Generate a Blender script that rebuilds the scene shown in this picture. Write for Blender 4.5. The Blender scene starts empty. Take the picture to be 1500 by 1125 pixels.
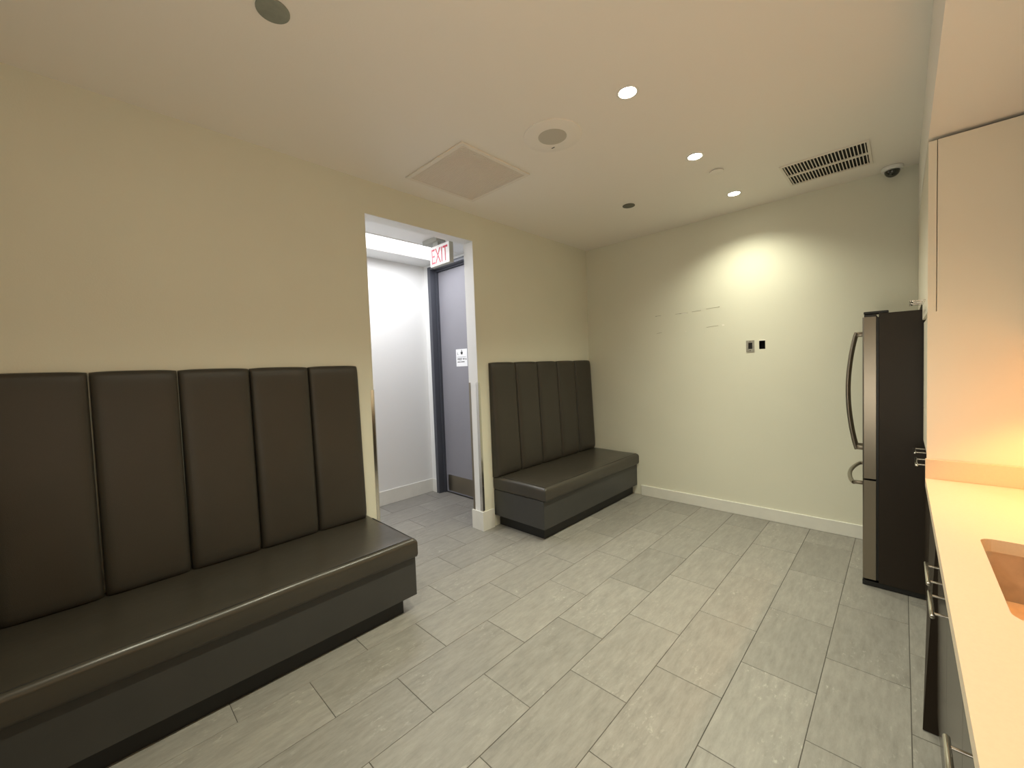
import bpy, bmesh, math, random
from mathutils import Matrix, Vector
random.seed(7)
scene = bpy.context.scene
col = scene.collection

# ------------------------------------------------------------------ camera
cam_d = bpy.data.cameras.new('camera')
cam = bpy.data.objects.new('camera', cam_d); col.objects.link(cam)
cam_d.sensor_width = 36; cam_d.lens = 36 * 595.996 / 1500
cam_d.clip_start = 0.02
R_ = Vector((0.72215347, 0.69077662, -0.03635973))
U_ = Vector((-0.00211933, 0.05477248, 0.99849661))
F_ = Vector((-0.69172963, 0.72099073, -0.04101812))
cam.matrix_world = Matrix(((R_.x, U_.x, -F_.x, 0), (R_.y, U_.y, -F_.y, 0), (R_.z, U_.z, -F_.z, 1.5149), (0, 0, 0, 1)))
scene.camera = cam

# ------------------------------------------------------------------ world, exposure, lights
w = bpy.data.worlds.new('world'); scene.world = w; w.use_nodes = True
w.node_tree.nodes['Background'].inputs[0].default_value = (1, .93, .8, 1)
w.node_tree.nodes['Background'].inputs[1].default_value = .15
vs = scene.view_settings
vs.view_transform = 'Standard'; vs.look = 'None'; vs.gamma = 1; vs.use_curve_mapping = False
vs.exposure = 0.0

def area_light(name, loc, size, size_y, power, color, direction):
    l = bpy.data.lights.new(name, 'AREA'); l.shape = 'RECTANGLE'; l.size = size; l.size_y = size_y
    l.energy = power; l.color = color
    o = bpy.data.objects.new(name, l); col.objects.link(o); o.location = loc
    o.rotation_euler = Vector(direction).to_track_quat('-Z', 'Y').to_euler()
    return o
def spot_light(name, loc, power, color, angle, blend, radius, direction=(0, 0, -1)):
    l = bpy.data.lights.new(name, 'SPOT'); l.energy = power; l.color = color
    l.spot_size = math.radians(angle); l.spot_blend = blend; l.shadow_soft_size = radius
    o = bpy.data.objects.new(name, l); col.objects.link(o); o.location = loc
    o.rotation_euler = Vector(direction).to_track_quat('-Z', 'Y').to_euler()
    return o

DOWN_Y = [0.21, 1.14, 2.01, 2.96, 3.86]
DOWN_X = -1.026
H = 2.9126; D = 4.336; XL = -2.816; XR = .73; YB = -2.2; HC = 2.785
LAMP_COL = (1, .985, .76)
for y in DOWN_Y:
    spot_light('downlight_beam', (DOWN_X, y, H - .012), 92 if y > 3.5 else 110 if y < .5 else 130, LAMP_COL, 134 if y > 3.5 else 124, 1, .035)
# added fill light behind the camera, no fixture, lifts ceiling and walls
area_light('rear_fill_light', (-.25, -.5, 1.0), 1.0, .8, 15, (1, .94, .80), (.02, .72, .69))
# warm pucks under the wall cabinets; last two added to bounce light upwards
for y, e in ((2.42, 30), (1.6, 8), (.75, 8), (.1, 18), (-.6, 14)):
    spot_light('under_cabinet_beam', (.56, y, 1.535), e, (1, .42, .10), 108, .5, .02)
# corridor strip light
area_light('corridor_light', (-3.73, 1.7, HC - .03), .38, 2.2, 27, (.96, .97, 1), (0, 0, -1))

# ------------------------------------------------------------------ materials
def mat(name, color, rough=.5, metal=0, spec=.5, noise=None, bump=None, emit=None, estr=0, coat=0):
    m = bpy.data.materials.new(name); m.use_nodes = True
    nt = m.node_tree; b = nt.nodes['Principled BSDF']
    c = (*color, 1)
    b.inputs['Base Color'].default_value = c
    b.inputs['Roughness'].default_value = rough; b.inputs['Metallic'].default_value = metal
    b.inputs['Specular IOR Level'].default_value = spec
    if coat: b.inputs['Coat Weight'].default_value = coat
    if emit: b.inputs['Emission Color'].default_value = (*emit, 1); b.inputs['Emission Strength'].default_value = estr
    tc = nt.nodes.new('ShaderNodeTexCoord')
    if noise:
        sc, amt, stretch = noise
        mp = nt.nodes.new('ShaderNodeMapping'); mp.inputs['Scale'].default_value = stretch
        n = nt.nodes.new('ShaderNodeTexNoise'); n.inputs['Scale'].default_value = sc; n.inputs['Detail'].default_value = 5
        r = nt.nodes.new('ShaderNodeValToRGB')
        r.color_ramp.elements[0].position = .3; r.color_ramp.elements[1].position = .7
        r.color_ramp.elements[0].color = (*[x * (1 - amt) for x in color], 1)
        r.color_ramp.elements[1].color = (*[min(1, x * (1 + amt)) for x in color], 1)
        nt.links.new(tc.outputs['Object'], mp.inputs['Vector']); nt.links.new(mp.outputs[0], n.inputs['Vector'])
        nt.links.new(n.outputs['Fac'], r.inputs[0]); nt.links.new(r.outputs[0], b.inputs['Base Color'])
    if bump:
        sc, st = bump[0], bump[1]
        mp2 = nt.nodes.new('ShaderNodeMapping')
        if len(bump) > 2: mp2.inputs['Scale'].default_value = bump[2]
        n = nt.nodes.new('ShaderNodeTexNoise'); n.inputs['Scale'].default_value = sc; n.inputs['Detail'].default_value = 3
        bp = nt.nodes.new('ShaderNodeBump'); bp.inputs['Strength'].default_value = st; bp.inputs['Distance'].default_value = .004
        nt.links.new(tc.outputs['Object'], mp2.inputs['Vector']); nt.links.new(mp2.outputs[0], n.inputs['Vector'])
        nt.links.new(n.outputs['Fac'], bp.inputs['Height']); nt.links.new(bp.outputs[0], b.inputs['Normal'])
    return m

M = {}
M['wall'] = mat('wall_paint', (.745, .735, .62), .55, noise=(1.3, .025, (1, 1, 1)), bump=(160, .12))
M['ceil'] = mat('ceiling_paint', (.90, .855, .79), .6, bump=(120, .08))
M['corr'] = mat('corridor_paint', (.8, .8, .79), .5, bump=(160, .1))
M['trim'] = mat('trim_paint', (.76, .75, .70), .35, noise=(9, .03, (1, 1, 1)))
M['grout'] = mat('grout', (.085, .078, .068), .9, bump=(200, .2))
M['vinyl'] = mat('brown_vinyl', (.042, .036, .028), .42, spec=.45, noise=(3, .08, (1, 1, 1)), bump=(420, .18))
M['seatv'] = mat('brown_vinyl_seat', (.046, .040, .031), .29, spec=.5, noise=(3, .08, (1, 1, 1)), bump=(14, .25, (1, .5, 1)))
M['seam'] = mat('seam_thread', (.012, .01, .008), .7)
M['lam'] = mat('charcoal_laminate', (.042, .041, .039), .32, noise=(6, .06, (1, 1, 1)))
M['toe'] = mat('black_toe_kick', (.012, .012, .012), .5)
M['steel'] = mat('brushed_steel', (.30, .265, .215), .30, 1, bump=(60, .08, (8, 8, .3)))
M['steelp'] = mat('polished_steel', (.7, .68, .64), .16, 1)
M['fridge_side'] = mat('fridge_side_paint', (.020, .013, .008), .45, spec=.35, bump=(300, .1))
M['black'] = mat('black_plastic', (.01, .01, .01), .4)
M['hole'] = mat('dark_hollow', (.003, .003, .003), .9)
M['counter'] = mat('cream_solid_surface', (.72, .585, .43), .3, noise=(140, .02, (1, 1, 1)))
M['sink'] = mat('sink_steel', (.72, .62, .52), .34, .85, noise=(22, .10, (1, 1, 1)))
M['cablite'] = mat('cream_cabinet_lacquer', (.86, .79, .66), .32)
M['cabdark'] = mat('dark_brown_laminate', (.040, .030, .022), .22, noise=(12, .15, (1, 1, .1)))
M['cabdarker'] = mat('darker_brown_board', (.022, .014, .008), .55, spec=.25)  # darker and duller than the other brown fronts
M['door'] = mat('grey_door_paint', (.245, .24, .268), .38, noise=(2, .04, (1, 1, 1)))
M['frame'] = mat('slate_frame_paint', (.062, .066, .082), .35)
M['plate'] = mat('galvanised_plate', (.40, .38, .33), .45, .5, noise=(30, .15, (1, 1, 1)))
M['grey'] = mat('grey_cover', (.25, .27, .23), .5, noise=(40, .08, (1, 1, 1)))
M['grey2'] = mat('grey_cover_darker', (.12, .125, .10), .5)
M['grille'] = mat('grille_paint', (.84, .78, .70), .5)
M['grille_in'] = mat('grille_backing', (.60, .52, .44), .8)
M['spk'] = mat('speaker_mesh', (.56, .53, .46), .6)
M['white'] = mat('white_plastic', (.82, .81, .78), .35)
M['red'] = mat('sign_red', (.62, .02, .06), .4, emit=(.9, .05, .1), estr=.05)
M['signface'] = mat('sign_face', (.9, .88, .88), .4, emit=(1, .93, .95), estr=.12)
M['signside'] = mat('sign_housing', (.42, .42, .38), .5)
M['paper'] = mat('door_notice', (.88, .88, .9), .5)
M['ink'] = mat('ink', (.03, .03, .03), .6)
M['lens'] = mat('lamp_lens', (1, 1, 1), .4, emit=(1, .93, .72), estr=26)
M['puck'] = mat('puck_lens', (1, 1, 1), .4, emit=(1, .6, .25), estr=12)
M['diffuser'] = mat('strip_diffuser', (1, 1, 1), .4, emit=(.95, .96, 1), estr=2.2)
M['dome'] = mat('smoked_dome', (.02, .025, .02), .1, coat=.5)
M['chip'] = mat('bare_plaster', (.9, .88, .8), .7)
M['pencil'] = mat('old_mount_mark', (.22, .20, .14), .8)

def tile_material():
    m = bpy.data.materials.new('grey_porcelain'); m.use_nodes = True
    nt = m.node_tree; b = nt.nodes['Principled BSDF']
    L = nt.links.new
    tc = nt.nodes.new('ShaderNodeTexCoord'); oi = nt.nodes.new('ShaderNodeObjectInfo')
    mul = nt.nodes.new('ShaderNodeVectorMath'); mul.operation = 'SCALE'; mul.inputs[0].default_value = (37, 91, 53)
    L(oi.outputs['Random'], mul.inputs['Scale'])
    add = nt.nodes.new('ShaderNodeVectorMath'); add.operation = 'ADD'
    L(tc.outputs['Object'], add.inputs[0]); L(mul.outputs[0], add.inputs[1])
    mp = nt.nodes.new('ShaderNodeMapping'); mp.inputs['Scale'].default_value = (22, 4.5, 1); L(add.outputs[0], mp.inputs['Vector'])
    n1 = nt.nodes.new('ShaderNodeTexNoise'); n1.inputs['Scale'].default_value = 1.6; n1.inputs['Detail'].default_value = 8; n1.inputs['Roughness'].default_value = .74
    L(mp.outputs[0], n1.inputs['Vector'])
    r1 = nt.nodes.new('ShaderNodeValToRGB'); e = r1.color_ramp.elements
    e[0].position = .3; e[0].color = (.195, .184, .166, 1); e[1].position = .72; e[1].color = (.305, .290, .262, 1)
    L(n1.outputs['Fac'], r1.inputs[0])
    # pale scuffs
    mp2 = nt.nodes.new('ShaderNodeMapping'); mp2.inputs['Scale'].default_value = (2.2, 1, 1); L(add.outputs[0], mp2.inputs['Vector'])
    n2 = nt.nodes.new('ShaderNodeTexNoise'); n2.inputs['Scale'].default_value = 24; n2.inputs['Detail'].default_value = 6; n2.inputs['Roughness'].default_value = .7
    L(mp2.outputs[0], n2.inputs['Vector'])
    r2 = nt.nodes.new('ShaderNodeValToRGB'); e = r2.color_ramp.elements; e[0].position = .56; e[0].color = (0, 0, 0, 1); e[1].position = .70; e[1].color = (.55, .55, .55, 1)
    L(n2.outputs['Fac'], r2.inputs[0])
    n3 = nt.nodes.new('ShaderNodeTexNoise'); n3.inputs['Scale'].default_value = 3.2; L(add.outputs[0], n3.inputs['Vector'])
    r3 = nt.nodes.new('ShaderNodeValToRGB'); e = r3.color_ramp.elements; e[0].position = .48; e[0].color = (0, 0, 0, 1); e[1].position = .65
    L(n3.outputs['Fac'], r3.inputs[0])
    mm = nt.nodes.new('ShaderNodeMath'); mm.operation = 'MULTIPLY'; L(r2.outputs[0], mm.inputs[0]); L(r3.outputs[0], mm.inputs[1])
    mx = nt.nodes.new('ShaderNodeMix'); mx.data_type = 'RGBA'; mx.inputs[7].default_value = (.50, .48, .43, 1)
    L(mm.outputs[0], mx.inputs[0]); L(r1.outputs[0], mx.inputs[6])
    # tone per tile
    mr = nt.nodes.new('ShaderNodeMapRange'); mr.inputs[3].default_value = .92; mr.inputs[4].default_value = 1.08
    L(oi.outputs['Random'], mr.inputs[0])
    sc = nt.nodes.new('ShaderNodeVectorMath'); sc.operation = 'SCALE'; L(mx.outputs[2], sc.inputs[0]); L(mr.outputs[0], sc.inputs['Scale'])
    L(sc.outputs[0], b.inputs['Base Color'])
    b.inputs['Roughness'].default_value = .42
    rr = nt.nodes.new('ShaderNodeMapRange'); rr.inputs[3].default_value = .36; rr.inputs[4].default_value = .56; L(n1.outputs['Fac'], rr.inputs[0]); L(rr.outputs[0], b.inputs['Roughness'])
    bp = nt.nodes.new('ShaderNodeBump'); bp.inputs['Strength'].default_value = .15; bp.inputs['Distance'].default_value = .003
    L(n2.outputs['Fac'], bp.inputs['Height']); L(bp.outputs[0], b.inputs['Normal'])
    return m
M['tile'] = tile_material()

# ------------------------------------------------------------------ helpers
def box(bm, x0, x1, y0, y1, z0, z1, bev=0, seg=2):
    r = bmesh.ops.create_cube(bm, size=1, matrix=Matrix.Translation(((x0+x1)/2, (y0+y1)/2, (z0+z1)/2)) @ Matrix.Diagonal((abs(x1-x0), abs(y1-y0), abs(z1-z0), 1)))
    if bev:
        es = list({e for v in r['verts'] for e in v.link_edges})
        bmesh.ops.bevel(bm, geom=es, offset=bev, segments=seg, profile=.5, affect='EDGES')
def cyl(bm, c, r, h, axis='Z', seg=32, r2=None, bev=0):
    rot = {'Z': Matrix.Identity(4), 'X': Matrix.Rotation(math.pi/2, 4, 'Y'), 'Y': Matrix.Rotation(-math.pi/2, 4, 'X')}[axis]
    q = bmesh.ops.create_cone(bm, cap_ends=True, segments=seg, radius1=r, radius2=r if r2 is None else r2, depth=h, matrix=Matrix.Translation(c) @ rot)
    if bev:
        es = [e for e in {e for v in q['verts'] for e in v.link_edges} if len([f for f in e.link_faces if len(f.verts) > 4]) == 1]
        bmesh.ops.bevel(bm, geom=es, offset=bev, segments=2, profile=.5, affect='EDGES')
def tube(bm, pts, r, seg=10, cap=True, ry=None):
    pts = [Vector(p) for p in pts]; rings = []
    for i, p in enumerate(pts):
        t = (pts[min(i+1, len(pts)-1)] - pts[max(i-1, 0)]).normalized()
        a = Vector((0, 0, 1)) if abs(t.z) < .9 else Vector((0, 1, 0))
        s = t.cross(a).normalized(); u = s.cross(t)
        rings.append([bm.verts.new(p + s*math.cos(k*2*math.pi/seg)*r + u*math.sin(k*2*math.pi/seg)*(ry or r)) for k in range(seg)])
    for a, b in zip(rings, rings[1:]):
        for k in range(seg): bm.faces.new((a[k], a[(k+1) % seg], b[(k+1) % seg], b[k]))
    if cap: bm.faces.new(rings[0]); bm.faces.new(rings[-1])
def ring(bm, c, ro, ri, z0, z1, seg=40):
    vs_ = []
    for k in range(seg):
        a = k*2*math.pi/seg; ca, sa = math.cos(a), math.sin(a)
        vs_.append([bm.verts.new((c[0]+r*ca, c[1]+r*sa, z)) for r, z in ((ro, z1), (ro, z0+.002), (ro-.004, z0), (ri+.002, z0), (ri, z0+.002), (ri, z1))])
    for k in range(seg):
        a, b = vs_[k], vs_[(k+1) % seg]
        for j in range(6): bm.faces.new((a[j], a[(j+1) % 6], b[(j+1) % 6], b[j]))
def prism(bm, pts, z0, z1):
    a = [bm.verts.new((x, y, z0)) for x, y in pts]; b = [bm.verts.new((x, y, z1)) for x, y in pts]
    n = len(pts)
    bm.faces.new(a); bm.faces.new(b)
    for i in range(n): bm.faces.new((a[i], a[(i+1) % n], b[(i+1) % n], b[i]))

def obj(name, bm, m, parent=None, smooth=False, angle=40):
    bmesh.ops.recalc_face_normals(bm, faces=bm.faces)
    me = bpy.data.meshes.new(name); 
    if smooth:
        for f in bm.faces: f.smooth = True
        for e in bm.edges:
            if len(e.link_faces) == 2 and e.calc_face_angle(0) > math.radians(angle): e.smooth = False
    bm.to_mesh(me); bm.free()
    me.materials.append(M[m]); o = bpy.data.objects.new(name, me); col.objects.link(o)
    if parent is not None:
        o.parent = parent
        o.matrix_parent_inverse = Matrix.Translation(parent.location).inverted() if not parent.parent else Matrix.Translation(parent.location).inverted()
    return o
def B(): return bmesh.new()
def bx(name, m, x0, x1, y0, y1, z0, z1, parent=None, bev=0, seg=2, smooth=False):
    bm = B(); box(bm, x0, x1, y0, y1, z0, z1, bev, seg); return obj(name, bm, m, parent, smooth)
def tag(o, label, cat, group=None):
    o['label'] = label; o['category'] = cat
    if group: o['group'] = group
    return o
def thing(name, label, cat, loc, group=None):
    o = bpy.data.objects.new(name, None); col.objects.link(o); o.location = loc; o.empty_display_size = .1
    return tag(o, label, cat, group)
def struct(o): o['kind'] = 'structure'; return o

def holed_panel(bm, u0, u1, v0, v1, holes, t0, t1, axis):
    """slab in (u, v) with rectangular holes; thickness t0..t1 along axis"""
    us = sorted({u0, u1, *[h[0] for h in holes], *[h[1] for h in holes]}); vv = sorted({v0, v1, *[h[2] for h in holes], *[h[3] for h in holes]})
    def P(u, v, t): return {'X': (t, u, v), 'Y': (u, t, v), 'Z': (u, v, t)}[axis]
    cache = {}
    def V(i, j, k):
        if (i, j, k) not in cache: cache[(i, j, k)] = bm.verts.new(P(us[i], vv[j], (t0, t1)[k]))
        return cache[(i, j, k)]
    def solid(i, j):
        if i < 0 or j < 0 or i >= len(us)-1 or j >= len(vv)-1: return False
        cu, cv = (us[i]+us[i+1])/2, (vv[j]+vv[j+1])/2
        return not any(h[0] < cu < h[1] and h[2] < cv < h[3] for h in holes)
    for i in range(len(us)-1):
        for j in range(len(vv)-1):
            if not solid(i, j): continue
            for k in (0, 1): bm.faces.new((V(i, j, k), V(i+1, j, k), V(i+1, j+1, k), V(i, j+1, k)))
            if not solid(i-1, j): bm.faces.new((V(i, j, 0), V(i, j+1, 0), V(i, j+1, 1), V(i, j, 1)))
            if not solid(i+1, j): bm.faces.new((V(i+1, j, 0), V(i+1, j+1, 0), V(i+1, j+1, 1), V(i+1, j, 1)))
            if not solid(i, j-1): bm.faces.new((V(i, j, 0), V(i+1, j, 0), V(i+1, j, 1), V(i, j, 1)))
            if not solid(i, j+1): bm.faces.new((V(i, j+1, 0), V(i+1, j+1, 0), V(i+1, j+1, 1), V(i, j+1, 1)))

# ------------------------------------------------------------------ shell
OY0, OY1, OZ = 1.455, 2.485, 2.672       # opening in the left wall
XO = -2.942                               # far side of the left wall
XC = -4.255                               # corridor far wall
YD = 2.935                                # corridor end wall
CY0 = .2
floor = struct(bx('floor', 'grout', XC - .1, XR + .1, YB - .1, D + .1, -.08, -.0022))
TW, TL, G = .3055, .60473, .0029
def tile_mesh(w_, l_):
    bm = B(); box(bm, -w_/2, w_/2, -l_/2, l_/2, -.009, 0)
    es = [e for e in bm.edges if all(v.co.z > -.001 for v in e.verts)]
    bmesh.ops.bevel(bm, geom=es, offset=.0009, segments=1, affect='EDGES')
    me = bpy.data.meshes.new('tile'); bm.to_mesh(me); bm.free(); me.materials.append(M['tile']); return me
full = tile_mesh(TW - G, TL - G)
for i in range(-13, 3):
    xa = -.57878 + i*TW; xb = xa + TW
    if xb - XC < .02: continue
    off = 1.5845 if i % 2 == 0 else 1.8865
    for n in range(-8, 8):
        ya = off + n*TL; yb = ya + TL
        lo, hi = (YB, D - .002) if xb > XL else (CY0, YD + .08)
        xl, xh = XC + .002, .16
        a, b_, c, d = max(xa, xl), min(xb, xh), max(ya, lo), min(yb, hi)
        if b_ - a < .02 or d - c < .02: continue
        me = full if (a == xa and b_ == xb and c == ya and d == yb) else tile_mesh(b_ - a - G, d - c - G)
        t = bpy.data.objects.new('tile', me); col.objects.link(t); t.parent = floor
        t.location = ((a+b_)/2, (c+d)/2, random.uniform(-.0004, .0004))

bm = B(); holed_panel(bm, YB, D, 0, H, [(OY0, OY1, -1, OZ)], XO, XL, 'X')
# drop faces below the floor from the opening notch
bmesh.ops.delete(bm, geom=[v for v in bm.verts if v.co.z < -.5], context='VERTS')
bm.free()
bm = B()
box(bm, XO, XL, YB, OY0, 0, H); box(bm, XO, XL, OY1, D, 0, H); box(bm, XO, XL, OY0, OY1, OZ, H)
wall_left = struct(obj('wall_left', bm, 'wall'))
# the painted reveal of the opening
rv = B(); box(rv, XO + .001, XL - .001, OY1 - .0025, OY1 + .001, .0, OZ); box(rv, XO + .001, XL - .001, OY0, OY1, OZ - .0025, OZ + .001); box(rv, XO + .001, XL - .001, OY0 - .001, OY0 + .0025, 0, OZ)
struct(obj('trim_1', rv, 'corr'))
# back wall with the two cut-outs for the electrical boxes
HB = [(-1.064, -.9995, 1.582, 1.684), (-.9585, -.909, 1.600, 1.678)]
bm = B(); holed_panel(bm, XO, XR + .1, 0, H, HB, D, D + .12, 'Y')
wall_back = struct(obj('wall_back', bm, 'wall'))
struct(bx('wall_right', 'cablite', XR, XR + .1, YB, D, 0, H))
struct(bx('wall_rear', 'wall', XO, XR + .1, YB - .1, YB, 0, H))
bm = B(); box(bm, XO, XR + .1, YB - .1, D + .12, H, H + .1); ceiling = struct(obj('ceiling', bm, 'ceil'))
# corridor shell
struct(bx('wall_corridor', 'corr', XC - .1, XC, CY0, YD + .2, 0, HC + .1))
DX0, DX1 = -4.15, -3.05
bm = B(); box(bm, XC, DX0 + .002, YD, YD + .15, 0, HC); box(bm, DX1 - .002, XO, YD, YD + .15, 0, HC); box(bm, DX0, DX1, YD, YD + .15, 2.752, HC)
struct(obj('wall_corridor_end', bm, 'corr'))
struct(bx('wall_corridor_near', 'corr', XC, XO, CY0 - .1, CY0, 0, HC))
SX0, SX1, SY0, SY1 = -3.955, -3.50, .35, 2.86
bm = B(); holed_panel(bm, XC - .1, XO, CY0 - .1, YD + .2, [(SX0, SX1, SY0, SY1)], HC, HC + .1, 'Z')
struct(obj('ceiling_corridor', bm, 'corr'))
struct(bx('wall_corridor_side', 'corr', XO - .004, XO, OY1 + .0, YD, 0, HC))
struct(bx('wall_corridor_side', 'corr', XO - .004, XO, CY0, OY0, 0, HC))

# baseboards
def board(name, x0, x1, y0, y1, h, tip):
    bm = B(); box(bm, x0, x1, y0, y1, 0, h, .003, 2); return struct(obj(name, bm, 'trim'))
board('baseboard_back', -2.155, -.10, D - .014, D, .113, 0)
board('baseboard_corridor', XC, XC + .014, CY0, YD - .001, .162, 0)
board('baseboard_corridor_end', XC + .0145, DX0 - .001, YD - .014, YD, .162, 0)
bm = B(); 
prism(bm, [(XL + .001, OY1 - .016), (XL + .016, OY1 - .016), (XL + .016, 2.615), (XL + .001, 2.615)], 0, .178)
prism(bm, [(XO - .016, OY1 - .016), (XL + .001, OY1 - .016), (XL + .001, OY1 - .0005), (XO - .016, OY1 - .0005)], 0, .178)
struct(obj('baseboard_jamb', bm, 'trim'))

# corner guards of the opening (metal angles)
def guard(name, x_out, yj, sgn, z0, label):
    t = thing(name, label, 'corner guard', (XL, yj, z0))
    bm = B(); box(bm, XL, XL + .003, min(yj, yj + sgn*.022), max(yj, yj + sgn*.022), z0, 1.385); obj('wall_flange', bm, 'steelp', t)
    bm = B(); yy = yj - sgn*.0045; box(bm, XL - .03, XL + .003, min(yy, yy + sgn*.002), max(yy, yy + sgn*.002), z0, 1.385); obj('jamb_flange', bm, 'steelp', t)
guard('corner_guard', XL, OY1, 1, .18, 'polished metal corner guard on the right edge of the opening, beside the small bench')
guard('corner_guard', XL, OY0, -1, .02, 'polished metal corner guard on the left edge of the opening, beside the long bench')
t = tag(bx('corner_guard', 'steel', XO - .003, XO + .022, OY1 - .0047, OY1 - .0027, .18, 1.385), 'slim metal corner guard on the inner corridor edge of the opening', 'corner guard')

# ------------------------------------------------------------------ corridor door, light, exit sign
dr = bx('door_1', 'door', DX0 + .075, DX1 - .075, YD + .085, YD + .128, .012, 2.695, bev=.002); struct(dr)
bm = B()
for x0, x1, sy in ((DX0, DX0 + .055, 0), (DX1 - .055, DX1, 0)):
    box(bm, x0, x1, YD - .02, YD + .15, 0, 2.752, .003)
box(bm, DX0 + .055, DX0 + .073, YD + .055, YD + .15, 0, 2.734); box(bm, DX1 - .073, DX1 - .055, YD + .055, YD + .15, 0, 2.734)
box(bm, DX0 + .0555, DX1 - .0555, YD - .02, YD + .15, 2.715, 2.752, .003); box(bm, DX0 + .073, DX1 - .073, YD + .055, YD + .15, 2.699, 2.715)
obj('door_frame', bm, 'frame', dr)
bx('kick_plate', 'steel', DX0 + .11, DX1 - .1, YD + .082, YD + .085, .03, .225, dr)
bm = B(); cyl(bm, (DX1 - .14, YD + .06, 1.02), .026, .05, 'Y'); tube(bm, [(DX1 - .14, YD + .035, 1.02), (DX1 - .26, YD + .035, 1.02)], .009)
obj('door_handle', bm, 'steelp', dr, True)
# notice on the door
YN = YD + .0835
nt_ = thing('door_notice', 'small white notice with a pictogram and two printed lines on the grey door', 'sign', (-3.69, YD + .085, 1.547))
bx('notice_sheet', 'paper', -3.79, -3.59, YN, YD + .0848, 1.547, 1.748, nt_)
def text_obj(name, s, size, loc, m, parent, rotz=0, ext=.0006, sx=1, bold=0):
    cu = bpy.data.curves.new(name, 'FONT'); cu.body = s; cu.size = size; cu.extrude = ext; cu.offset = bold; cu.resolution_u = 3
    o = bpy.data.objects.new('tmp_text', cu); col.objects.link(o)
    bpy.context.view_layer.update()
    dg = bpy.context.evaluated_depsgraph_get()
    me = bpy.data.meshes.new_from_object(o.evaluated_get(dg)); bpy.data.objects.remove(o)
    me.transform(Matrix.Translation(loc) @ Matrix.Rotation(rotz, 4, 'Z') @ Matrix.Rotation(math.pi/2, 4, 'X') @ Matrix.Diagonal((sx, 1, 1, 1)))
    me.materials.clear(); me.materials.append(M[m])
    t = bpy.data.objects.new(name, me); col.objects.link(t); t.parent = parent
    t.matrix_parent_inverse = Matrix.Translation(parent.location).inverted()
    return t
bm = B()
yq0, yq1 = YN - .0012, YN - .0002
cx_ = -3.685
cyl(bm, (cx_, (yq0+yq1)/2, 1.731), .0075, .001, 'Y', 16)
for poly in ([(-.022, 1.713), (.022, 1.713), (.018, 1.702), (.012, 1.685), (-.012, 1.685), (-.018, 1.702)], [(-.009, 1.721), (.009, 1.721), (.009, 1.713), (-.009, 1.713)]):
    a = [bm.verts.new((cx_ + x, yq0, z)) for x, z in poly]; b_ = [bm.verts.new((cx_ + x, yq1, z)) for x, z in poly]
    bm.faces.new(a); bm.faces.new(b_)
    for i in range(len(a)): bm.faces.new((a[i], a[(i+1) % len(a)], b_[(i+1) % len(a)], b_[i]))
obj('pictogram', bm, 'ink', nt_)
bx('rule_line', 'ink', -3.773, -3.607, yq0, yq1, 1.656, 1.6585, nt_)
text_obj('notice_text', 'L', .045, (-3.768, yq1, 1.682), 'ink', nt_)
text_obj('notice_text', 'WEST W A', .034, (-3.768, yq1, 1.620), 'ink', nt_, bold=.0008)
for xa, xb in ((-3.768, -3.722), (-3.716, -3.700), (-3.694, -3.640)):
    bx('small_print_line', 'ink', xa, xb, yq0, yq1, 1.595, 1.604, nt_)

# strip light in the corridor ceiling
sl = thing('strip_light', 'long bright recessed strip light in the corridor ceiling', 'ceiling light', ((SX0+SX1)/2, (SY0+SY1)/2, HC))
bm = B(); box(bm, SX0 + .002, SX0 + .02, SY0 + .002, SY1 - .002, HC - .004, HC + .06); box(bm, SX1 - .02, SX1 - .002, SY0 + .002, SY1 - .002, HC - .004, HC + .06)
box(bm, SX0 + .02, SX1 - .02, SY0 + .002, SY0 + .02, HC - .004, HC + .06); box(bm, SX0 + .02, SX1 - .02, SY1 - .02, SY1 - .002, HC - .004, HC + .06)
obj('housing', bm, 'white', sl)
bm = B(); n = 26
a = []
for k in range(n*2 + 1):
    x = SX0 + .0205 + (SX1 - SX0 - .041)*k/(n*2); z = HC + (.004 if k % 2 else .010) + .022*abs(2*k/(n*2) - 1)**2
    a.append((bm.verts.new((x, SY0 + .0205, z)), bm.verts.new((x, SY1 - .0205, z))))
for p, q in zip(a, a[1:]): bm.faces.new((p[0], q[0], q[1], p[1]))
obj('diffuser', bm, 'diffuser', sl)

# exit sign
ex = thing('exit_sign', 'white exit sign with red capital letters hanging in the corridor opening', 'sign', (-3.18, 2.40, 2.512))
bx('housing', 'signside', -3.331, -3.024, 2.385, 2.428, 2.512, 2.708, ex, bev=.003)
bx('face_panel', 'signface', -3.327, -3.030, 2.3815, 2.3845, 2.517, 2.703, ex)
text_obj('letters', 'EXIT', .205, (-3.312, 2.381, 2.538), 'red', ex, ext=.0015, sx=.62, bold=.0)
bm = B(); box(bm, -3.42, -3.19, 2.36, 2.47, 2.745, 2.782, .003); box(bm, -3.29, -3.21, 2.39, 2.425, 2.708, 2.746)
obj('canopy', bm, 'signside', ex)

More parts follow.
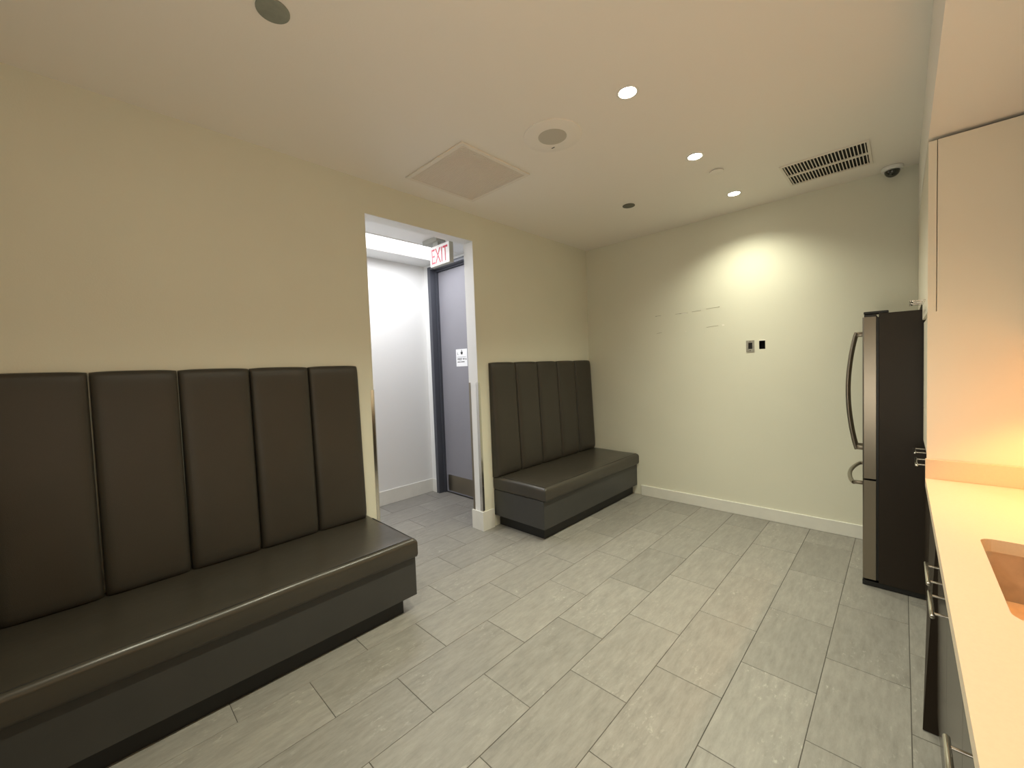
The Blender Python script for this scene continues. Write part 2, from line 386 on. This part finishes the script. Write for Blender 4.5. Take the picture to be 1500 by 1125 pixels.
# ------------------------------------------------------------------ benches
def channel(y0, y1, zb=.475, zt=1.562):
    """one padded vertical channel of the backrest, leaning back towards the wall"""
    bm = B(); nu, nv = 16, 22; grid = []
    us = [-math.cos(math.pi*i/nu) for i in range(nu+1)]; vv = [-math.cos(math.pi*j/nv) for j in range(nv+1)]
    def prof(s, p): return max(0, 1 - abs(s)**p)
    for v in vv:
        row = []
        for u in us:
            fu = prof(u, 9)**.42; fv = prof(v, 22)**.42
            k = (v + 1)/2
            xf = -2.718*(1-k) + -2.770*k            # front face
            xb = XL + .008
            tot = xf - xb
            x = xb + tot*(.45 + .55*fu)*(.25 + .75*fv)
            y = (y0+y1)/2 + u*(y1-y0)/2*(.992 if abs(u) > .999 else 1)
            z = zb + (zt-zb)*k + (.006*prof(u, 4) if v > .98 else 0)
            row.append(bm.verts.new((x, y, z)))
        grid.append(row)
    for j in range(nv):
        for i in range(nu): bm.faces.new((grid[j][i], grid[j][i+1], grid[j+1][i+1], grid[j+1][i]))
    # close to the back
    loop = grid[0][:] + [r[-1] for r in grid[1:]] + grid[-1][-2::-1] + [r[0] for r in grid[-2:0:-1]]
    back = [bm.verts.new((XL + .003, v.co.y, v.co.z)) for v in loop]; n = len(loop)
    for i in range(n): bm.faces.new((loop[i], loop[(i+1) % n], back[(i+1) % n], back[i]))
    bm.faces.new(back)
    return bm
def cushion(x0, x1, y0, y1, z0, z1):
    bm = B(); nx, ny = 22, 30; rad = .034
    def edge(n, a, b, r):
        s = [a + r*(1-math.cos(math.pi/2*i/5)) for i in range(6)] + [a + r + (b-a-2*r)*i/n for i in range(1, n)] + [b - r*(1-math.cos(math.pi/2*i/5)) for i in range(5, -1, -1)]
        return s
    xs, ys = edge(10, x0, x1, rad), edge(max(10, int((y1-y0)/.09)), y0, y1, rad)
    def drop(d): d = min(max(d, 0), rad); return rad - math.sqrt(max(0, rad*rad - (rad-d)**2))
    g = []
    for x in xs:
        r = []
        for y in ys:
            dx, dy = x1 - x, min(y - y0, y1 - y)
            z = z1 - max(drop(dx), drop(dy)) - .006*((x - (x0))/(x1-x0))**2*1.5 + .002*math.sin(y*9+x*5)*math.sin(x*11)
            r.append(bm.verts.new((x, y, z)))
        g.append(r)
    for i in range(len(xs)-1):
        for j in range(len(ys)-1): bm.faces.new((g[i][j], g[i+1][j], g[i+1][j+1], g[i][j+1]))
    loop = g[0][:] + [r[-1] for r in g[1:]] + g[-1][-2::-1] + [r[0] for r in g[-2:0:-1]]
    mx, my = (x0+x1)/2, (y0+y1)/2
    prev = loop
    n = len(loop)
    for zz, ins in ((z0 + .02, 0), (z0 + .004, .004), (z0, .012)):
        nx_ = []
        for v in loop:
            x = v.co.x - (ins if v.co.x > x1 - .02 else 0); y = v.co.y
            if y < y0 + .02: y += ins
            if y > y1 - .02: y -= ins
            nx_.append(bm.verts.new((x, y, zz)))
        for i in range(n): bm.faces.new((prev[i], prev[(i+1) % n], nx_[(i+1) % n], nx_[i]))
        prev = nx_
    bm.faces.new(prev)
    return bm
def bench(name, label, ys, y0, y1, bf, end_near):
    XFR = -2.192
    t = thing(name, label, 'bench', ((XL + XFR)/2, (y0+y1)/2, 0))
    tk0, tk1 = (y0 + .07, y1 - .004) if end_near == 'low' else (y0, y1 - .07)
    bx('toe_kick', 'toe', XL + .004, -2.258, tk0, tk1, 0.001, .112, t)
    bx('base_panel', 'lam', XL + .003, XFR - .008, y0 + .004, y1 - .004, .112, .356, t, bev=.0015)
    c = obj('seat_cushion', cushion(XL + .003, XFR + .018, y0, y1, .358, .487), 'seatv', t, True, 60)
    sm = B(); zt = .4768
    tube(sm, [(XFR - .006, y0 + .024, zt), (XFR - .006, y1 - .024, zt)], .0026, 6)
    ye = y0 + .024 if end_near == 'low' else y1 - .024
    tube(sm, [(XFR - .006, ye, zt), (-2.45, ye, zt + .006), (-2.70, ye, zt + .0085)], .0026, 6)
    s = obj('seam', sm, 'seam', c)
    for a, b_ in zip(ys, ys[1:]):
        obj('backrest_channel', channel(a + .0015, b_ - .0015), 'vinyl', t, True, 60)
    return t
bench('banquette_bench', 'long dark brown vinyl banquette with tall channelled backrest left of the opening', [1.328 - .331*k for k in range(9)][::-1], 1.328 - .331*8, 1.365, None, 'high')
bench('banquette_bench', 'short dark brown vinyl banquette with five-channel backrest in the far corner', [2.618 + .3384*k for k in range(6)], 2.626, 4.322, None, 'low')

# ------------------------------------------------------------------ back wall details
ob = thing('outlet_bracket', 'bare grey metal outlet bracket with black socket on the back wall', 'outlet', (-1.032, D, 1.582))
bm = B(); holed_panel(bm, -1.066, -.9975, 1.578, 1.686, [(-1.048, -1.014, 1.606, 1.664)], D - .0045, D - .001, 'Y'); obj('bracket', bm, 'plate', ob)
bm = B(); box(bm, -1.047, -1.015, D + .004, D + .03, 1.607, 1.663); so = obj('socket', bm, 'black', ob)
for z in (1.593, 1.677):
    bm = B(); cyl(bm, (-1.031, D - .006, z), .004, .003, 'Y', 12); obj('screw', bm, 'steelp', ob)
eb = thing('electrical_box', 'empty black electrical box cut into the back wall beside the grey bracket', 'electrical box', (-.934, D, 1.6))
bm = B(); x0, x1, z0, z1 = -.958, -.9095, 1.6005, 1.6775
box(bm, x0, x1, D + .05, D + .055, z0, z1); box(bm, x0, x0 + .002, D + .001, D + .05, z0, z1); box(bm, x1 - .002, x1, D + .001, D + .05, z0, z1); box(bm, x0 + .002, x1 - .002, D + .001, D + .05, z0, z0 + .002); box(bm, x0 + .002, x1 - .002, D + .001, D + .05, z1 - .002, z1)
obj('box_liner', bm, 'hole', eb)
bx('plaster_lip', 'chip', -.960, -.908, D - .0025, D - .0003, 1.6775, 1.686, eb)
# marks left by something that was mounted here
for (xa, za, xb, zb, hole) in ((-1.942, 2.014, -1.886, 2.015, 'a'), (-1.73, 2.012, -1.60, 2.012, 'm'), (-1.56, 2.016, -1.47, 2.02, ''), (-1.42, 2.028, -1.30, 2.034, 'b'), (-1.936, 1.825, -1.88, 1.832, ''), (-1.42, 1.845, -1.31, 1.852, '')):
    bm = B(); tube(bm, [(xa, D - .0004, za), ((xa+xb)/2, D - .0004, (za+zb)/2 + .001), (xb, D - .0004, zb)], .0013, 6)
    if hole: cyl(bm, ({'a': xa, 'b': xb, 'm': xa + .05}[hole], D - .0008, za if hole == 'a' else zb), .0042, .001, 'Y', 12)
    obj('mount_mark', bm, 'pencil', wall_back)
for (x, z, w_, h_) in ((-1.635, 2.008, .045, .006), (-1.265, 1.852, .02, .013), (-1.625, 1.822, .008, .006)):
    bm = B(); box(bm, x - w_/2, x + w_/2, D - .001, D - .0001, z - h_/2, z + h_/2, .0004, 1); obj('paint_chip', bm, 'chip', wall_back)

# ------------------------------------------------------------------ ceiling fittings
Z = H
def downlight(y, label):
    t = thing('downlight', label, 'ceiling light', (DOWN_X, y, Z), 'lit downlights in a row')
    bm = B(); ring(bm, (DOWN_X, y), .056, .043, Z - .004, Z + .001); obj('trim_ring', bm, 'white', t, True)
    bm = B(); cyl(bm, (DOWN_X, y, Z - .0025), .0425, .004); obj('lens', bm, 'lens', t)
names = ['lit downlight nearest the photographer, out of frame overhead', 'lit downlight at the top edge of the photo, fourth from the back wall', 'lit downlight third from the back wall, largest glow', 'lit downlight second from the back wall, beside the sprinkler cover', 'lit downlight nearest the back wall']
for y, nme in zip(DOWN_Y, names): downlight(y, nme)
tag(obj('blank_cover', (lambda b: (cyl(b, (-1.739, .568, Z - .004), .058, .007, bev=.0015), b)[1])(B()), 'grey', None, True), 'round grey ceiling cover plate at the top edge above the long bench', 'cover plate')
tag(obj('blank_cover', (lambda b: (cyl(b, (-1.755, 3.41, Z - .003), .053, .005, bev=.0015), b)[1])(B()), 'grey2', None, True), 'small dark round ceiling disc near the far corner', 'cover plate')
tag(obj('sprinkler_cover', (lambda b: (cyl(b, (-.995, 3.31, Z - .006), .047, .006, bev=.002), cyl(b, (-.995, 3.31, Z - .002), .03, .004), b)[2])(B()), 'ceil', None, True), 'round ceiling-coloured sprinkler cover between the last two downlights and the vent', 'sprinkler cover')
sp = thing('ceiling_speaker', 'round white ceiling speaker with grey mesh centre beside the square grille', 'speaker', (-1.54, 2.04, Z))
bm = B(); ring(bm, (-1.54, 2.04), .176, .086, Z - .007, Z + .001, 56); obj('bezel', bm, 'ceil', sp, True)
bm = B(); cyl(bm, (-1.54, 2.04, Z - .004), .086, .005, seg=48); obj('mesh_cover', bm, 'spk', sp)
bm = B(); box(bm, -1.622, -1.60, 2.135, 2.14, Z - .009, Z - .007); obj('clip', bm, 'black', sp)
# square return grille
gr = thing('return_grille', 'large square white return-air grille with fine slats above the opening', 'air grille', (-2.267, 1.983, Z))
gx0, gx1, gy0, gy1 = -2.585, -1.95, 1.665, 2.302
bm = B()
for a in ((gx0, gx1, gy0, gy0 + .03), (gx0, gx1, gy1 - .03, gy1), (gx0, gx0 + .03, gy0 + .0301, gy1 - .0301), (gx1 - .03, gx1, gy0 + .0301, gy1 - .0301)): box(bm, *a, Z - .012, Z - .0005, .002, 1)
obj('frame', bm, 'grille', gr)
bx('backing', 'grille_in', gx0 + .03, gx1 - .03, gy0 + .03, gy1 - .03, Z - .0025, Z - .0008, gr)
bm = B(); box(bm, -.0035, .0035, gy0 + .031 - 1.983, gy1 - .031 - 1.983, -.009, -.003)
sl0 = obj('slat', bm, 'grille', None); sl0.parent = gr; sl0.location = (gx0 + .04 + 2.267, 0, 0)
for k in range(1, 44):
    c = sl0.copy(); col.objects.link(c); c.parent = gr; c.location = (gx0 + .04 + 2.267 + k*(gx1 - gx0 - .08)/43, 0, 0)
# supply vent near the back wall: two rows of blades
vx0, vx1, vy0, vy1 = -.655, -.155, 3.60, 4.05
sv = thing('supply_vent', 'dark rectangular ceiling vent with two rows of narrow blades by the back wall', 'air vent', (-.405, 3.825, Z))
bm = B()
for a in ((vx0, vx1, vy0, vy0 + .014), (vx0, vx1, vy1 - .022, vy1), (vx0, vx0 + .016, vy0 + .0141, vy1 - .0221), (vx1 - .016, vx1, vy0 + .0141, vy1 - .0221), (vx0 + .0161, vx1 - .0161, 3.812, 3.838)): box(bm, *a, Z - .010, Z - .0005)
obj('frame', bm, 'grille', sv)
bx('dark_throat', 'hole', vx0 + .016, vx1 - .016, vy0 + .014, vy1 - .022, Z - .0025, Z - .0008, sv)
first = None
for (ya, yb) in ((vy0 + .015, 3.811), (3.839, vy1 - .023)):
    bm = B(); box(bm, -.0026, .0026, ya - 3.825, yb - 3.825, -.010, -.003); b0 = None
    for k in range(24):
        x = vx0 + .016 + (vx1 - vx0 - .032)*(k + .5)/24 + .405
        if b0 is None: b0 = obj('blade', bm, 'grille', None); o = b0
        else: o = b0.copy(); col.objects.link(o)
        o.parent = sv; o.location = (x, 0, 0)
# dome camera in the corner of the ceiling
dc = thing('dome_camera', 'small white ceiling camera with smoked black dome near the back wall', 'security camera', (-.055, 4.262, Z))
bm = B(); cyl(bm, (-.055, 4.262, Z - .014), .062, .027, bev=.004); obj('camera_base', bm, 'white', dc, True)
bm = B(); bmesh.ops.create_uvsphere(bm, u_segments=28, v_segments=14, radius=.045, matrix=Matrix.Translation((-.055, 4.262, Z - .030)))
bmesh.ops.delete(bm, geom=[v for v in bm.verts if v.co.z > Z - .027], context='VERTS'); obj('dome', bm, 'dome', dc, True)

# ------------------------------------------------------------------ kitchen run on the right
SF = .088                       # plane of the soffit edge and the tall panel edge
struct(bx('trim_2', 'ceil', SF, XR, YB, D, 2.513, H))        # soffit over the cabinets
# tall gable panel, notched for the overlay door
PY0, PY1 = 2.783, 2.801
gp = thing('gable_panel', 'tall cream side panel at the far end of the worktop', 'cabinet panel', (.4, PY0, .9115))
bm = B()
pts = [(SF, .9115), (XR - .002, .9115), (XR - .002, 2.497), (.119, 2.497), (.119, 1.706), (SF, 1.706)]
a = [bm.verts.new((x, PY0, z)) for x, z in pts]; b_ = [bm.verts.new((x, PY1, z)) for x, z in pts]
bm.faces.new(a); bm.faces.new(b_)
for i in range(6): bm.faces.new((a[i], a[(i+1) % 6], b_[(i+1) % 6], b_[i]))
obj('panel', bm, 'cablite', gp)

def bar_handle(parent, x, ya, yb, z, xf, r=.0058):
    """round bar along y on two posts"""
    bm = B(); cyl(bm, (x, (ya+yb)/2, z), r, yb - ya, 'Y', 16, bev=.001)
    L_ = yb - ya
    for f in (.14, .86): cyl(bm, ((x+xf)/2 + .001, ya + f*L_, z), r*.6, xf - x - .001, 'X', 12)
    return obj('handle', bm, 'steelp', parent, True)

# base cabinets below the worktop
XF = .102
def base_unit(label, y0, y1, doors, z1=.868, name='base_cabinet'):
    t = thing(name, label, 'cabinet', ((XF+XR)/2, (y0+y1)/2, 0))
    bm = B(); box(bm, XF + .02, XR - .003, y0 + .001, y1 - .001, .1, z1 if y0 > 2.7 else .70); box(bm, XF + .02, XF + .04, y0 + .001, y1 - .001, .70, z1 - .001)
    obj('carcass', bm, 'cabdark', t)
    bx('toe_kick', 'toe', XF + .07, XR - .003, y0 + .001, y1 - .001, .001, .099, t)
    for (a, b_, h0, h1, hz) in doors:
        d = bx('door', 'cabdark', XF, XF + .018, a + .0015, b_ - .0015, .105, z1 - .004, t, bev=.001)
        if h0 is not None: bar_handle(d, .063, h0, h1, hz, XF)
    return t
base_unit('dark brown sink base cabinet with two doors and bar handles nearly end to end', 1.337, 2.235, [(1.337, 1.785, 1.59, 1.755, .778), (1.785, 2.235, 1.812, 1.995, .778)])
base_unit('dark brown base cabinet in the bottom right corner with a bar handle', .44, 1.337, [(.44, .888, .70, .86, .778), (.888, 1.337, .915, 1.10, .778)])
base_unit('dark brown base cabinet under the worktop end beside the photographer', -.46, .44, [(-.46, -.01, -.22, -.05, .778), (-.01, .44, .04, .21, .778)])
base_unit('dark brown base cabinet at the near end of the worktop behind the photographer', -1.3, -.46, [(-1.3, -.88, -1.08, -.92, .778), (-.88, -.46, -.84, -.68, .778)])
# end unit with a front that hangs loose at its foot
eu = thing('base_cabinet', 'dark brown base cabinet at the far end of the worktop, its front hanging loose', 'cabinet', (.4, 2.51, 0))
bm = B(); box(bm, XF + .02, XR - .003, 2.237, 2.781, .1, .867); obj('carcass', bm, 'cabdark', eu)
bx('toe_kick', 'toe', XF + .012, XR - .003, 2.237, 2.781, .001, .099, eu)
bm = B()
V8 = [bm.verts.new(p) for p in ((.1008, 2.24, .862), (.1195, 2.24, .862), (.1165, 2.24, .004), (.0635, 2.24, .004), (.1035, 2.779, .862), (.1190, 2.779, .862), (.1165, 2.779, .004), (.110, 2.779, .004))]
for f in ((0, 1, 2, 3), (4, 5, 6, 7), (0, 1, 5, 4), (1, 2, 6, 5), (2, 3, 7, 6), (3, 0, 4, 7)): bm.faces.new([V8[i] for i in f])
obj('loose_front', bm, 'cabdarker', eu)

# worktop with the sink cut-out (rounded corners)
wt = thing('worktop', 'long cream solid worktop on the right with an undermount sink cut-out', 'worktop', (.4, .6, .87))
sx0, sx1, sy0, sy1, rr = .182, .60, 1.405, 1.972, .035
def rrect(x0, x1, y0, y1, r, n=6):
    P = []
    for cx, cy, a0 in ((x1-r, y1-r, 0), (x0+r, y1-r, 90), (x0+r, y0+r, 180), (x1-r, y0+r, 270)):
        for k in range(n+1):
            t_ = math.radians(a0 + 90*k/n); P.append((cx + r*math.cos(t_), cy + r*math.sin(t_)))
    return P
def plate_with_hole(bm, outer, inner, z0, z1):
    for z in (z0, z1):
        vo = [bm.verts.new((x, y, z)) for x, y in outer]; vi = [bm.verts.new((x, y, z)) for x, y in inner]
        es = [bm.edges.new((l[i], l[(i+1) % len(l)])) for l in (vo, vi) for i in range(len(l))]
        bmesh.ops.triangle_fill(bm, use_beauty=True, use_dissolve=False, edges=es)
        if z == z0: keep = (vo, vi)
    for l0, l1 in ((keep[0], vo), (keep[1], vi)):
        n = len(l0)
        for i in range(n): bm.faces.new((l0[i], l0[(i+1) % n], l1[(i+1) % n], l1[i]))
bm = B(); plate_with_hole(bm, [(.083, -1.3), (XR - .002, -1.3), (XR - .002, 2.781), (.083, 2.781)], rrect(sx0, sx1, sy0, sy1, rr), .870, .910)
obj('slab', bm, 'counter', wt)
bx('end_upstand', 'counter', .083, XR - .02, 2.762, 2.7815, .9102, 1.003, wt, bev=.0008)
bx('wall_upstand', 'counter', XR - .0195, XR - .002, -1.3, 2.761, .9102, 1.003, wt, bev=.0008)
# sink
sk = thing('sink', 'undermount stainless steel sink bowl in the cream worktop', 'sink', (.39, 1.69, .70))
bm = B(); e_ = .006
lv = [(e_, .869), (e_, .84), (0, .72), (-.02, .706)]
rings_ = []
for g_, z in lv:
    rings_.append([bm.verts.new((x, y, z)) for x, y in rrect(sx0 - g_, sx1 + g_, sy0 - g_, sy1 + g_, rr + .004)])
for a, b_ in zip(rings_, rings_[1:]):
    n = len(a)
    for i in range(n): bm.faces.new((a[i], a[(i+1) % n], b_[(i+1) % n], b_[i]))
bm.faces.new(rings_[-1])
fl = [bm.verts.new((x, y, .869)) for x, y in rrect(sx0 - .028, sx1 + .028, sy0 - .028, sy1 + .028, rr + .02)]
for i in range(len(fl)): bm.faces.new((fl[i], fl[(i+1) % len(fl)], rings_[0][(i+1) % len(fl)], rings_[0][i]))
obj('bowl', bm, 'sink', sk, True, 50)
bm = B(); ring(bm, (.40, 1.69), .045, .03, .7065, .710); cyl(bm, (.40, 1.69, .7075), .03, .001); obj('drain', bm, 'steelp', sk, True)

# section between the gable panel and the fridge: dark drawers, pale front above
tu = thing('tall_unit', 'narrow tall cabinet with pale upper front and dark lower doors beside the fridge', 'cabinet', (.42, 3.12, 0))
bm = B(); box(bm, XF + .02, XR - .003, 2.803, 3.435, .1, .985); obj('lower_carcass', bm, 'cabdark', tu)
bx('toe_kick', 'toe', XF + .07, XR - .003, 2.803, 3.435, .001, .099, tu)
bx('upper_carcass', 'cablite', XF + .02, XR - .003, 2.803, 3.435, .9855, 1.698, tu)
for a, b_, h0, h1 in ((2.803, 3.118, 2.85, 3.05), (3.118, 3.435, 3.20, 3.375)):
    d = bx('lower_door', 'cabdark', XF, XF + .018, a + .0015, b_ - .0015, .105, .978, tu, bev=.001); bar_handle(d, .055, h0, h1, .95, XF)
bx('upper_front', 'cablite', .094, .112, 2.8045, 3.4335, 1.187, 1.690, tu, bev=.001)
bx('middle_front', 'cablite', .094, .112, 2.8045, 3.4335, .992, 1.183, tu, bev=.001)
# cabinets under the soffit
uc = thing('upper_cabinet', 'cream wall cabinet beyond the tall side panel, pale door edge showing', 'cabinet', (.4, 3.1, 1.7))
bx('carcass', 'cablite', .12, XR - .003, 2.803, 3.443, 1.7005, 2.497, uc)
for a, b_, h0, h1 in ((2.7835, 3.119, 2.99, 3.10), (3.119, 3.443, 3.14, 3.26)):
    d = bx('door', 'cablite', SF, .1165, a + .001, b_ - .0015, 1.7055, 2.497, uc, bev=.0008); bar_handle(d, .040, h0, h1, 1.785, SF, .005)
fc = thing('upper_cabinet', 'pale cabinet over the fridge against the back wall', 'cabinet', (.4, 3.89, 1.81))
bx('carcass', 'cablite', .12, XR - .003, 3.446, D - .003, 1.81, 2.497, fc)
for a, b_, h0, h1 in ((3.4455, 3.89, 3.70, 3.86), (3.89, D - .003, 3.92, 4.08)):
    d = bx('door', 'cablite', SF, .1165, a + .0015, b_ - .0015, 1.815, 2.497, fc, bev=.0008); bar_handle(d, .040, h0, h1, 1.85, SF, .005)
# shallow wall cabinets over the worktop, just outside the right edge of the photo, with the warm pucks
wc = thing('upper_cabinet', 'shallow cream wall cabinet above the worktop, beyond the right edge of the photo', 'cabinet', (.56, 1.1, 1.55))
bx('carcass', 'cablite', .425, XR - .003, -1.3, 2.779, 1.55, 2.511, wc)
for k in range(8):
    bx('door', 'cablite', .405, .424, -1.3 + k*.5098 + .0015, -1.3 + (k+1)*.5098 - .0015, 1.545, 2.508, wc, bev=.001)
for y, l_ in ((2.42, 'warm puck lamp under the shallow wall cabinet, nearest the side panel'), (1.6, 'warm puck lamp under the shallow wall cabinet, above the sink'), (.75, 'warm puck lamp under the shallow wall cabinet, just before the sink'), (.1, 'warm puck lamp under the shallow wall cabinet, level with the photographer, added for ceiling bounce'), (-.6, 'warm puck lamp under the shallow wall cabinet, behind the photographer, added for ceiling bounce')):
    t = thing('puck_lamp', l_, 'lamp', (.56, y, 1.55), 'puck lamps under the wall cabinet')  # the pair nearest the camera is unseen, added for bounce off the worktop
    bm = B(); ring(bm, (.56, y), .036, .026, 1.538, 1.5495, 28); obj('housing', bm, 'steelp', t, True)
    bm = B(); cyl(bm, (.56, y, 1.545), .0255, .004, seg=28); obj('lens', bm, 'puck', t)

# ------------------------------------------------------------------ fridge
FY0, FY1 = 3.457, 4.312
fr = thing('refrigerator', 'stainless steel french-door refrigerator with dark brown sides at the back right', 'refrigerator', (.2, 3.88, 0))
bx('body', 'fridge_side', -.105, .60, FY0, FY1, .035, 1.770, fr, bev=.004)
bm = B(); box(bm, -.185, .55, FY0 + .01, FY1 - .01, .004, .034); obj('base_grille', bm, 'black', fr)
mid = (FY0+FY1)/2
def fdoor(name, y0, y1, z0, z1):
    bm = B(); n = 14; sec = []
    for k in range(n+1):       # front bows slightly outwards
        f = k/n; y = y0 + (y1-y0)*f
        yy = (y - mid)/((FY1-FY0)/2)
        sec.append((-.183 - .010*(1 - yy*yy), y))
    prof = [(-.118, y0), (-.176, y0), ] + [(s[0], max(y0 + .005, min(y1 - .005, s[1]))) for s in sec] + [(-.176, y1), (-.118, y1)]
    prism(bm, prof, z0, z1)
    return obj(name, bm, 'steel', fr, True, 30)
dl = fdoor('door', FY0, mid - .002, .712, 1.752); drt = fdoor('door', mid + .002, FY1, .712, 1.752)
fz = fdoor('freezer_drawer', FY0, FY1, .05, .700)
bm = B(); box(bm, -.1175, -.1055, FY0 + .006, FY1 - .006, .05, 1.748); obj('door_gasket', bm, 'black', fr)
bm = B()
for y in (FY0 + .03, FY1 - .09): box(bm, -.178, -.06, y - .02, y + .08, 1.7705, 1.786, .003)
box(bm, -.175, -.118, FY0 + .003, FY1 - .003, 1.7525, 1.766)
obj('hinge_cover', bm, 'black', fr)
def arch_handle(parent, y):
    bm = B(); pts = []
    for k in range(25):
        f = k/24; z = .83 + (1.675 - .83)*f
        pts.append((-.236 - .050*math.sin(math.pi*f)**.8, y, z))
    tube(bm, pts, .012, 12, ry=.014)
    for z in (.845, 1.66): box(bm, -.240, -.190, y - .011, y + .011, z - .016, z + .016, .004)
    obj('handle', bm, 'steel', parent, True)
arch_handle(dl, mid - .045); arch_handle(drt, mid + .045)
bm = B(); pts = []
for k in range(25):
    f = k/24; y = FY0 + .09 + (FY1 - FY0 - .18)*f
    pts.append((-.232 - .042*math.sin(math.pi*f)**.7, y, .655))
tube(bm, pts, .013, 12)
for y in (FY0 + .10, FY1 - .10): box(bm, -.236, -.184, y - .014, y + .014, .645, .667, .004)
obj('handle', bm, 'steel', fz, True)

# parenting fix: sub-parts use their top-level thing's offset
bpy.context.view_layer.update()
